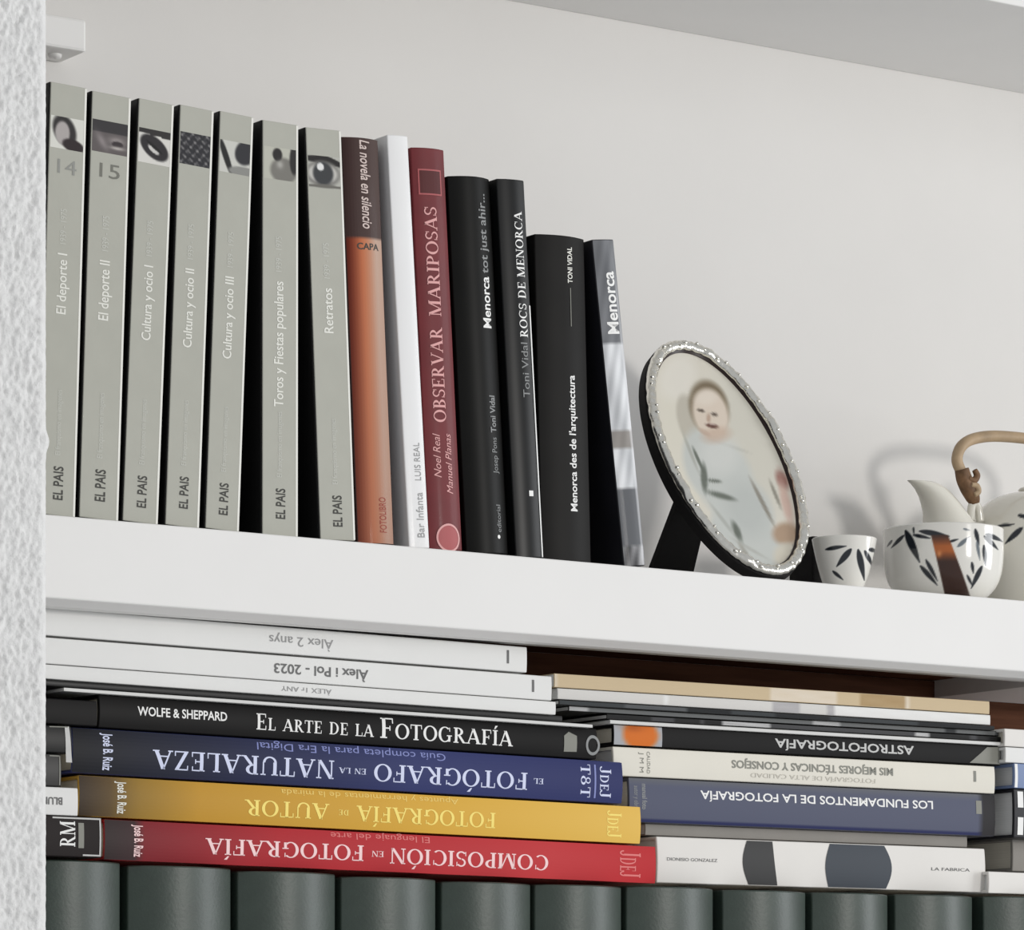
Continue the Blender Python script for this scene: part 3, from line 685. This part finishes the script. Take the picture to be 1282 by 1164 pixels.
# ------------------------------------------------------------------ oval photo frame
m_silver = mat('silver_metal', (236, 234, 226), .24, 1.0, .06, 200, .6, 260, bdist=.0006)
m_velvet = mat('black_velvet', (24, 22, 22), .8, 0, .1, 300)
m_liner = mat('dark_liner', (40, 24, 22), .35)
TAU = R(30.4); FA, FB, FT = .0641, .1106, .0092
base = at(975, 727.5, .022)
FR = thing('framed_photograph', (0, 0, 0), (-TAU, 0, 0), 'oval silver photo frame with a baby picture, leaning on its easel', 'photo frame')
FXC = at(907.5, 575, .022 + .0559).x
FR.location = (FXC, .020, FT * math.sin(TAU) + .0004)
def ell(rx, rz, a): return (rx * math.cos(a), FB + rz * math.sin(a))
def ring_sweep(name, sect, n, m, fmod=None, smooth=True):
    """sect: list of (radial offset, y); swept round the oval"""
    V, F = [], []; k = len(sect)
    for i in range(n):
        a = 2 * math.pi * i / n
        for (dr, y) in sect:
            mlt = fmod(a, dr, y) if fmod else (0, 0)
            x, z = ell(FA + dr + mlt[0], FB + dr + mlt[0], a); V.append((x, y + mlt[1], z))
    for i in range(n):
        for j in range(k):
            p, q = (i + 1) % n, (j + 1) % k
            F.append((i*k+j, i*k+q, p*k+q, p*k+j))
    return mesh_obj(name, V, F, m, FR, smooth)
rw = .0043
sect = []
for j in range(12):
    t = 2 * math.pi * j / 12; sect.append((-rw + rw * math.cos(t), -.001 - .0034 * math.sin(t) if math.sin(t) > 0 else -.001 - .0012 * math.sin(t)))
def reed(a, dr, y):
    s = .0005 * math.sin(a * 46) * math.sin(a * 4 + dr * 900) 
    knot = sum(math.exp(-(((a - c + math.pi) % (2 * math.pi) - math.pi) / .07) ** 2) for c in (R(20), R(70), R(120), R(200), R(250), R(320)))
    return (s * .8, -abs(s) * 1.2 - .0016 * knot * (1 if y < -.001 else 0))
rim = ring_sweep('rim', sect, 360, m_silver, reed)
for c in range(44):                                 # raised beads along the ribbon rim
    a = 2 * math.pi * c / 44 + .05 * math.sin(c * 3.1)
    x, z = ell(FA - rw * (1 + .5 * math.sin(c * 1.7)), FB - rw * (1 + .5 * math.sin(c * 1.7)), a)
    bm = bmesh.new(); bmesh.ops.create_icosphere(bm, subdivisions=1, radius=.0011 + .0005 * ((c * 7) % 3) / 2)
    V = [(v.co.x * 1.3 + x, v.co.y - .0046, v.co.z * 1.3 + z) for v in bm.verts]; F = [tuple(v.index for v in f.verts) for f in bm.faces]; bm.free()
    mesh_obj('bead', V, F, m_silver, rim, True)
inn = rw * 2
ring_sweep('inner_liner', [(-inn + .001, -.0012), (-inn - .0011, .0006), (-inn - .0011, .0016), (-inn + .001, .0016)], 160, m_liner, None, False)
ring_sweep('outer_band', [(-.001, -.0005), (.0004, .001), (.0004, FT), (-.004, FT), (-.004, -.0005)], 160, m_velvet, None, False)
def disc(name, rx, rz, y0, y1, m):
    n = 96; V = [(ell(rx, rz, 2*math.pi*i/n)[0], y, ell(rx, rz, 2*math.pi*i/n)[1]) for y in (y0, y1) for i in range(n)]
    F = [tuple(range(n))[::-1], tuple(range(n, 2*n))] + [(i, (i+1) % n, n + (i+1) % n, n + i) for i in range(n)]
    return mesh_obj(name, V, F, m, FR)
disc('back_board', FA - .004, FB - .004, .003, FT - .0005, m_velvet)
# the picture: design drawn in photo-sheet units, converted by one affine map
U_ = (FA * 1355, FA * 147); V_ = (-.0559 * 1039, .0559 * 213 - .0954 * 1705)
det = U_[0] * V_[1] - U_[1] * V_[0]
def ink(px, py, c):
    def I(cx, cy, rx, ry, ang=0, soft=.3): return inside(px, py, cx, cy, rx, ry, ang, soft)
    c = mix(c, (226, 222, 206), .5 * I(850, 560, 16, 90, -14)); c = mix(c, (206, 204, 192), .6 * I(945, 560, 34, 90, -28, .6))
    c = mix(c, (232, 228, 218), .7 * I(845, 470, 22, 30, 20, .6))
    # body suit
    suit = (202, 205, 200)
    c = mix(c, (188, 182, 168), .8 * I(858, 522, 13, 30, -12))
    for e in ((880, 580, 26, 44, -14), (905, 600, 36, 52, -22), (930, 645, 36, 48, -30), (955, 690, 34, 26, 10), (915, 680, 20, 40, -32)): c = mix(c, suit, I(*e))
    c = mix(c, (158, 158, 148), .55 * I(862, 566, 2, 26, -22, .9)); c = mix(c, (168, 168, 158), .5 * I(915, 560, 22, 2, 18, .9)); c = mix(c, (160, 162, 154), .5 * I(905, 655, 2.2, 26, -38, .9)); c = mix(c, (170, 170, 162), .5 * I(938, 690, 24, 2, 30, .9))
    c = mix(c, (216, 217, 212), .7 * I(900, 570, 24, 24, -20, .8)); c = mix(c, (186, 190, 186), .6 * I(935, 640, 26, 36, -25, .8))
    for e in ((880, 600, 4.2, 18, -4), (872, 576, 2, 16, -24), (902, 623, 18, 3.6, 16), (893, 604, 9, 2.2, 6), (922, 668, 4, 13, -24)): c = mix(c, (92, 98, 88), .85 * I(*e, .7))
    c = mix(c, (134, 128, 116), .8 * inside(px, py, 955, 632, 2.6, 32, -27, .7)); c = mix(c, (150, 146, 134), .6 * inside(px, py, 932, 694, 2.4, 14, -35, .8))
    # blanket and hand at right
    c = mix(c, (150, 104, 94), .9 * I(981, 603, 7, 13, -24, .8)); c = mix(c, (206, 176, 162), .9 * I(986, 634, 6, 26, -14, .9)); c = mix(c, (178, 152, 128), I(985, 672, 17, 14, 0, .5)); c = mix(c, (120, 116, 104), .7 * I(972, 622, 2.2, 18, -22, .8))
    c = mix(c, (214, 208, 192), I(985, 700, 16, 16, 0, .5))
    # head
    c = mix(c, (120, 106, 84), I(886, 509, 25, 36, -14, .25)); c = mix(c, (222, 208, 192), I(888, 517, 22.5, 33, -16, .25)); c = mix(c, (198, 172, 152), .6 * I(896, 545, 18, 10, -10, .8))
    c = mix(c, (232, 222, 208), .7 * I(882, 496, 14, 10, -10, .8))
    for e in ((875.5, 513, 4.5, 2, 10), (893, 518, 4.2, 2.2, 10)): c = mix(c, (74, 62, 52), .85 * I(*e, .7))
    c = mix(c, (176, 146, 126), .7 * I(885.5, 523, 2.6, 6, 0, .8)); c = mix(c, (92, 58, 48), .9 * I(890, 533, 8, 2.8, 10, .6)); c = mix(c, (232, 214, 204), .6 * I(889, 530, 5, 1.2, 10, .8))
    c = mix(c, (190, 166, 148), .6 * I(880, 541, 8, 3, 30, .8))
    return c
V, F, C = [], [], []; na, nr = 128, 60
rxp, rzp = FA - inn + .0012, FB - inn + .0012
for j in range(nr + 1):
    for i in range(na):
        a = 2 * math.pi * i / na; k = j / nr
        x, z = rxp * k * math.cos(a), FB + rzp * k * math.sin(a); V.append((x, .0012, z))
        u, w = x / FA, (z - FB) / FB
        C.append(ink(907.5 + u * U_[0] + w * V_[0], 575 + u * U_[1] + w * V_[1], (221, 216, 203)))
for j in range(nr):
    for i in range(na):
        p = (i + 1) % na; F.append((j*na+i, j*na+p, (j+1)*na+p, (j+1)*na+i))
pic_o = mesh_obj('baby_photograph', V, F, print_mat('photo_print', .3, .25), FR, False, C)
bm = bmesh.new(); bm.from_mesh(pic_o.data); bmesh.ops.reverse_faces(bm, faces=bm.faces); bm.to_mesh(pic_o.data); bm.free()
# easel leg
Mi = (Matrix.Translation(FR.location) @ Matrix.Rotation(-TAU, 4, 'X')).inverted()
ye = .150
fl, fr_ = at(803, 709, ye).x, at(860, 714, ye).x
ul, ur = fl + .012, fr_ - .010
up_y, up_z = .088, .118
th = .004
def slab(pts):
    out = []
    for (x, y, z) in pts: out += [Mi @ Vector((x, y, z)), Mi @ Vector((x, y + th, z + th * .5))]
    return out
VV = slab([(fl, ye, .0005), (fr_, ye, .0005), (ur, up_y, up_z), (ul, up_y, up_z)])
mesh_obj('easel_leg', VV, [(0,2,4,6), (1,7,5,3), (0,1,3,2), (2,3,5,4), (4,5,7,6), (6,7,1,0)], m_velvet, FR)

# ------------------------------------------------------------------ teacups
m_glaze = print_mat('painted_glaze', .12, .6)
CG = 'bamboo-painted teacups'
def seg_d(px, py, x0, y0, x1, y1, w):
    dx, dy = x1 - x0, y1 - y0; L = math.hypot(dx, dy)
    t = ((px - x0) * dx + (py - y0) * dy) / (L * L); s = ((px - x0) * dy - (py - y0) * dx) / L
    if t < 0 or t > 1: return 0
    ww = w * (math.sin(math.pi * min(1, max(0, t)) ** .75) + .12)
    return max(0, min(1, (ww - abs(s)) / 1.2 + .5))
INK_, GREY_ = (34, 38, 44), (110, 118, 124)
def lathe(name, prof, n, m, parent, cfn=None, closed=False, base=(232, 230, 222)):
    V, F, C = [], [], []
    for (r, z) in prof:
        for i in range(n):
            a = 2 * math.pi * i / n; V.append((r * math.sin(a), -r * math.cos(a), z)); C.append(cfn(a, z, r) if cfn else base)
    for j in range(len(prof) - 1):
        for i in range(n):
            p = (i + 1) % n; F.append((j*n+i, j*n+p, (j+1)*n+p, (j+1)*n+i))
    return mesh_obj(name, V, F, m, parent, True, C if cfn else None)
def cup(label, pxc, py_rim, rpx, Yc, leaves, prof_fn, hgt):
    c0 = at(pxc, py_rim, Yc)
    d = D0 + SN * c0.x + CS * Yc
    Rr = rpx * d / F_PX
    o = thing('teacup', (c0.x, Yc, .0003), (0, 0, 0), label, 'cup', CG)
    to = math.atan2(CAM.x - c0.x, -(CAM.y - Yc))        # direction of the viewer about the cup axis
    k = F_PX / d
    def cfn(a, z, r):
        s = (a - to + math.pi) % (2 * math.pi) - math.pi
        c = (233, 231, 224)
        if abs(s) > R(100): return c
        px = pxc + r * math.sin(s) * k; py = py_rim + (c0.z - z) * k
        return leaves(px, py, c)
    outer = [(Rr * prof_fn(t), t * c0.z) for t in [i / 96 for i in range(97)]]
    inner = [(Rr * prof_fn(t) - .0022, max(.004, t * c0.z)) for t in [1 - i / 16 for i in range(16)]] + [(.0005, .004)]
    bot = [(.0005, .0002)]
    nO = len(bot) + len(outer)
    prof = bot + outer + [(Rr - .0008, c0.z + .0007)] + inner
    lathe('cup_body', prof, 340, m_glaze, o, lambda a, z, r: cfn(a, z, r) if r > Rr * prof_fn(min(1, max(0, z / c0.z))) - .0012 else (228, 226, 218))
    return o
def leaves2(px, py, c):
    for (x0, y0, x1, y1, w) in ((1133,677,1116,691,2.2), (1118,681,1111,688,1.4), (1134,671,1152,713,4.2), (1143,678,1166,684,2.0), (1151,674,1189,682,3.0), (1144,668,1145,678,1.2), (1152,716,1174,741,2.6), (1159,709,1174,736,2.2), (1187,689,1200,685,1.4), (1231,679,1249,694,2.8), (1233,677,1255,682,2.8), (1231,690,1233,716,2.4), (1216,712,1218,727,1.8), (1229,716,1215,744,2.6), (1210,728,1217,741,1.6), (1220,671,1225,692,2.4)):
        c = mix(c, INK_, seg_d(px, py, x0, y0, x1, y1, w))
    for (x0, y0, x1, y1, w) in ((1198,695,1214,681,2.2), (1205,672,1214,674,1.2), (1222,686,1226,710,1.8)): c = mix(c, GREY_, seg_d(px, py, x0, y0, x1, y1, w))
    t = (py - 681) / 63.0
    if -.02 < t < 1.2:
        xl, xr = 1166 + 15 * t, 1187 + 24 * t  # slanted band, orange above and dark brown below
        k = max(0, min(1, min(px - xl, xr - px) / 1.5 + .5))
        b = mix((176, 96, 44), (58, 34, 24), (t - .3) / .2); b = mix(b, (230, 150, 90), .8 * g(px, py, 1176, 703, 3, 4))
        if t < .2: b = mix((70, 44, 34), b, t / .2)
        c = mix(c, b, k)
    return c
def leaves1(px, py, c):
    for (x0, y0, x1, y1, w) in ((1033,692,1060,689,2.2), (1066,692,1047,714,3.4), (1074,692,1082,729,3.6), (1082,693,1093,711,2.6), (1087,692,1098,690,2.2), (1042,718,1056,730,1.8)):
        c = mix(c, INK_, seg_d(px, py, x0, y0, x1, y1, w))
    return c
cup('wider white teacup painted with bamboo leaves and a slanted brown band', 1181, 665, 75.5, .055, leaves2, lambda t: .45 + .55 * (1 - (1 - min(1, t)) ** 4.2) ** .62, .05)
cup('small white teacup painted with dark bamboo leaves beside the photo frame', 1057, 676, 41, .042, leaves1, lambda t: .48 + .52 * t ** .62, .04)
# dark block in the gap between frame and small cup
pb = at(1022, 700, .10)
bx_ = box('dark_block', pb.x - .013, pb.x + .016, .088, .118, .0003, at(1022, 671, .088).z, m_velvet, None, .0015)
tag(bx_, 'small black block standing between the oval frame and small teacup', 'block')

# ------------------------------------------------------------------ teapot
TY = .118; PXT = 1293.0
tc_ = at(PXT, 640, TY); dT = D0 + SN * tc_.x + CS * TY; KT = F_PX / dT
def tp(px, py): p = at(px, py, TY); return (p.x - tc_.x, p.z)
POT = thing('teapot', (tc_.x, TY, .0003), (0, 0, 0), 'white bamboo-painted teapot with arched cane handle behind the teacups', 'teapot')
toT = math.atan2(CAM.x - tc_.x, -(CAM.y - TY))
zz = lambda py: at(PXT, py, TY).z
def potc(a, z, r):
    s = (a - toT + math.pi) % (2 * math.pi) - math.pi
    c = (226, 223, 212)
    if abs(s) > R(100): return c
    px = PXT + r * math.sin(s) * KT; py = 640 + (tc_.z - z) * KT
    for (x0, y0, x1, y1, w) in ((1249,668,1271,667,2.0), (1281,671,1259,691,3.2), (1274,655,1290,660,2.4), (1290,672,1296,700,3)): c = mix(c, INK_, seg_d(px, py, x0, y0, x1, y1, w))
    return c
prof = [(.0005, 0), (.036, 0), (.040, .003)]
zs_ = zz(690); zt = zz(617)
for i in range(80):
    t = i / 79; z = .003 + (zs_ - .003) * t; prof.append((.040 + .016 * math.sin(t * math.pi / 2), z))
for i in range(1, 60):
    t = i / 59; a = t * math.pi / 2 * .93; prof.append((.056 * math.cos(a) ** .72, zs_ + (zt - zs_) * math.sin(a)))
prof.append((.0005, zt + .0004))
lathe('pot_body', prof, 400, print_mat('pot_glaze', .16, .5), POT, potc)
m_pot = mat('pot_white', (226, 223, 212), .16, 0, .01, 60, coat=.5)
lid = lathe('lid', [(.0005, zz(609)), (.006, zz(609.5)), (.0105, zz(611.5)), (.012, zz(614)), (.011, zz(617)), (.0005, zz(617))], 64, m_pot, POT)
lathe('lid_knob', [(.0005, zz(590)), (.005, zz(591)), (.007, zz(596)), (.005, zz(602)), (.006, zz(607))], 32, m_pot, lid)
# spout: horizontal rings (left px, right px, row)
rings = [(1160,1240,690),(1162,1228,672),(1162.5,1216,656),(1161.5,1206,642),(1158.5,1198,630),(1154,1191.5,620),(1148,1185,611),(1142,1178,605),(1137,1171,601.5)]
V, F = [], []; n = 40
for k, (a, b, y) in enumerate(rings):
    x0, z0 = tp(a, y); x1, z1 = tp(b, y); cx, rx = (x0 + x1) / 2, (x1 - x0) / 2; ry = rx * (.95 if k < 5 else .95 - .12 * (k - 4))
    for i in range(n):
        t = 2 * math.pi * i / n; V.append((cx + rx * math.cos(t), ry * math.sin(t), z0))
K = len(rings)
for (s, dz) in ((.82, 0), (.4, -.006)):
    a, b, y = rings[-1]; x0, z0 = tp(a, y); x1, z1 = tp(b, y); cx, rx = (x0 + x1) / 2, (x1 - x0) / 2
    for i in range(n):
        t = 2 * math.pi * i / n; V.append((cx + rx * s * math.cos(t) + (.004 if dz else 0), rx * .45 * s * math.sin(t), z0 + dz))
for j in range(K + 1):
    for i in range(n):
        p = (i + 1) % n; F.append((j*n+i, j*n+p, (j+1)*n+p, (j+1)*n+i))
mesh_obj('spout', V, F, m_pot, POT, True)
def tube(name, pts, rad, m, parent, nseg=14, sub=6):
    P = [Vector(p) for p in pts]; Q, RR = [], []
    for i in range(len(P) - 1):                       # catmull-rom
        p0, p1, p2, p3 = P[max(0, i-1)], P[i], P[i+1], P[min(len(P)-1, i+2)]
        for k in range(sub):
            t = k / sub; Q.append(.5 * ((2*p1) + (p2-p0)*t + (2*p0-5*p1+4*p2-p3)*t*t + (3*p1-p0-3*p2+p3)*t**3)); RR.append(rad[i] + (rad[i+1] - rad[i]) * t)
    Q.append(P[-1]); RR.append(rad[-1]); V, F = [], []
    for i, q in enumerate(Q):
        tg = (Q[min(i+1, len(Q)-1)] - Q[max(i-1, 0)]).normalized(); b = Vector((0, 1, 0)); nrm = tg.cross(b).normalized(); b = nrm.cross(tg)
        for k in range(nseg):
            a = 2 * math.pi * k / nseg; V.append(q + (nrm * math.cos(a) + b * math.sin(a)) * RR[i])
    for i in range(len(Q) - 1):
        for k in range(nseg):
            p = (k + 1) % nseg; F.append((i*nseg+k, i*nseg+p, (i+1)*nseg+p, (i+1)*nseg+k))
    F += [tuple(range(nseg))[::-1], tuple((len(Q)-1)*nseg + k for k in range(nseg))]
    return mesh_obj(name, V, F, m, parent, True)
m_cane = mat('cane', (170, 147, 118), .5, 0, .18, 60, .2, 300); m_cane_d = mat('cane_binding', (112, 84, 60), .6, 0, .35, 160, .4, 300)
hp = [(1203,590),(1198.5,579),(1199,569),(1203.5,559.5),(1212,552.5),(1224,548.5),(1240,546.5),(1260,547),(1285,549.5)]
H3 = [(tp(*p)[0], 0, tp(*p)[1]) for p in hp]
xm = 0.0
H3 += [(.016, 0, H3[-1][2] - .0012), (.034, 0, H3[-1][2] - .006), (.046, 0, H3[-1][2] - .016), (.050, 0, H3[-1][2] - .028)]
tube('handle', H3, [.0046] * len(H3), m_cane, POT)
lp = [(1203,588),(1206,600),(1211,612),(1217,624),(1219,631)]
wr = tube('handle_binding', [(tp(*p)[0], -.001, tp(*p)[1]) for p in lp], [.0058, .0066, .0066, .0058, .0040], m_cane_d, POT)
tube('binding_loop', [(tp(*p)[0], -.006, tp(*p)[1]) for p in ((1214,590),(1217,597),(1213,603),(1206,600))], [.0022, .0028, .0028, .002], m_cane_d, wr)
tube('binding_loop', [(tp(*p)[0], -.0065, tp(*p)[1]) for p in ((1209,608),(1216,610),(1218,617),(1213,621))], [.002, .0026, .0026, .002], m_cane, wr)
rx_ = H3[-1]
tube('handle_binding', [(rx_[0], 0, rx_[2]), (rx_[0] - .006, 0, rx_[2] - .012), (rx_[0] - .013, 0, rx_[2] - .022)], [.006, .0064, .004], m_cane_d, POT)
for sgn, px in ((-1, 1220), (1, None)):
    if px: x, z = tp(px, 640)
    else: x, z = rx_[0] - .012, tp(1220, 640)[1]
    tube('lug', [(x - .004, 0, z - .008), (x - .003, 0, z + .003), (x, 0, z + .0062), (x + .004, 0, z + .002), (x + .006, 0, z - .008)], [.0034] * 5, m_pot, POT)

# ------------------------------------------------------------------ small box high on the wall
yb = WALL_Y - .038
c1 = at(108.5, 65.5, yb); c2 = at(111, 25, yb)
m_plastic = mat('white_plastic', (238, 237, 235), .35, 0, .01, 40, coat=.2)
wb = thing('wall_box', (c1.x - .06, WALL_Y, c1.z), (0, 0, 0), 'small white plastic box fixed to wall beside the stucco corner', 'wall box')
box('casing', -.06, .06, -.038, -.0003, 0, c2.z - c1.z, m_plastic, wb, .0022)
sx = at(67, 72, yb + .02).x - (c1.x - .06)
lathe_o = lathe('screw_cap', [(.0005, -.003), (.004, -.0028), (.005, -.0012), (.005, .0)], 20, m_plastic, wb)
lathe_o.location = (sx, -.02, 0)
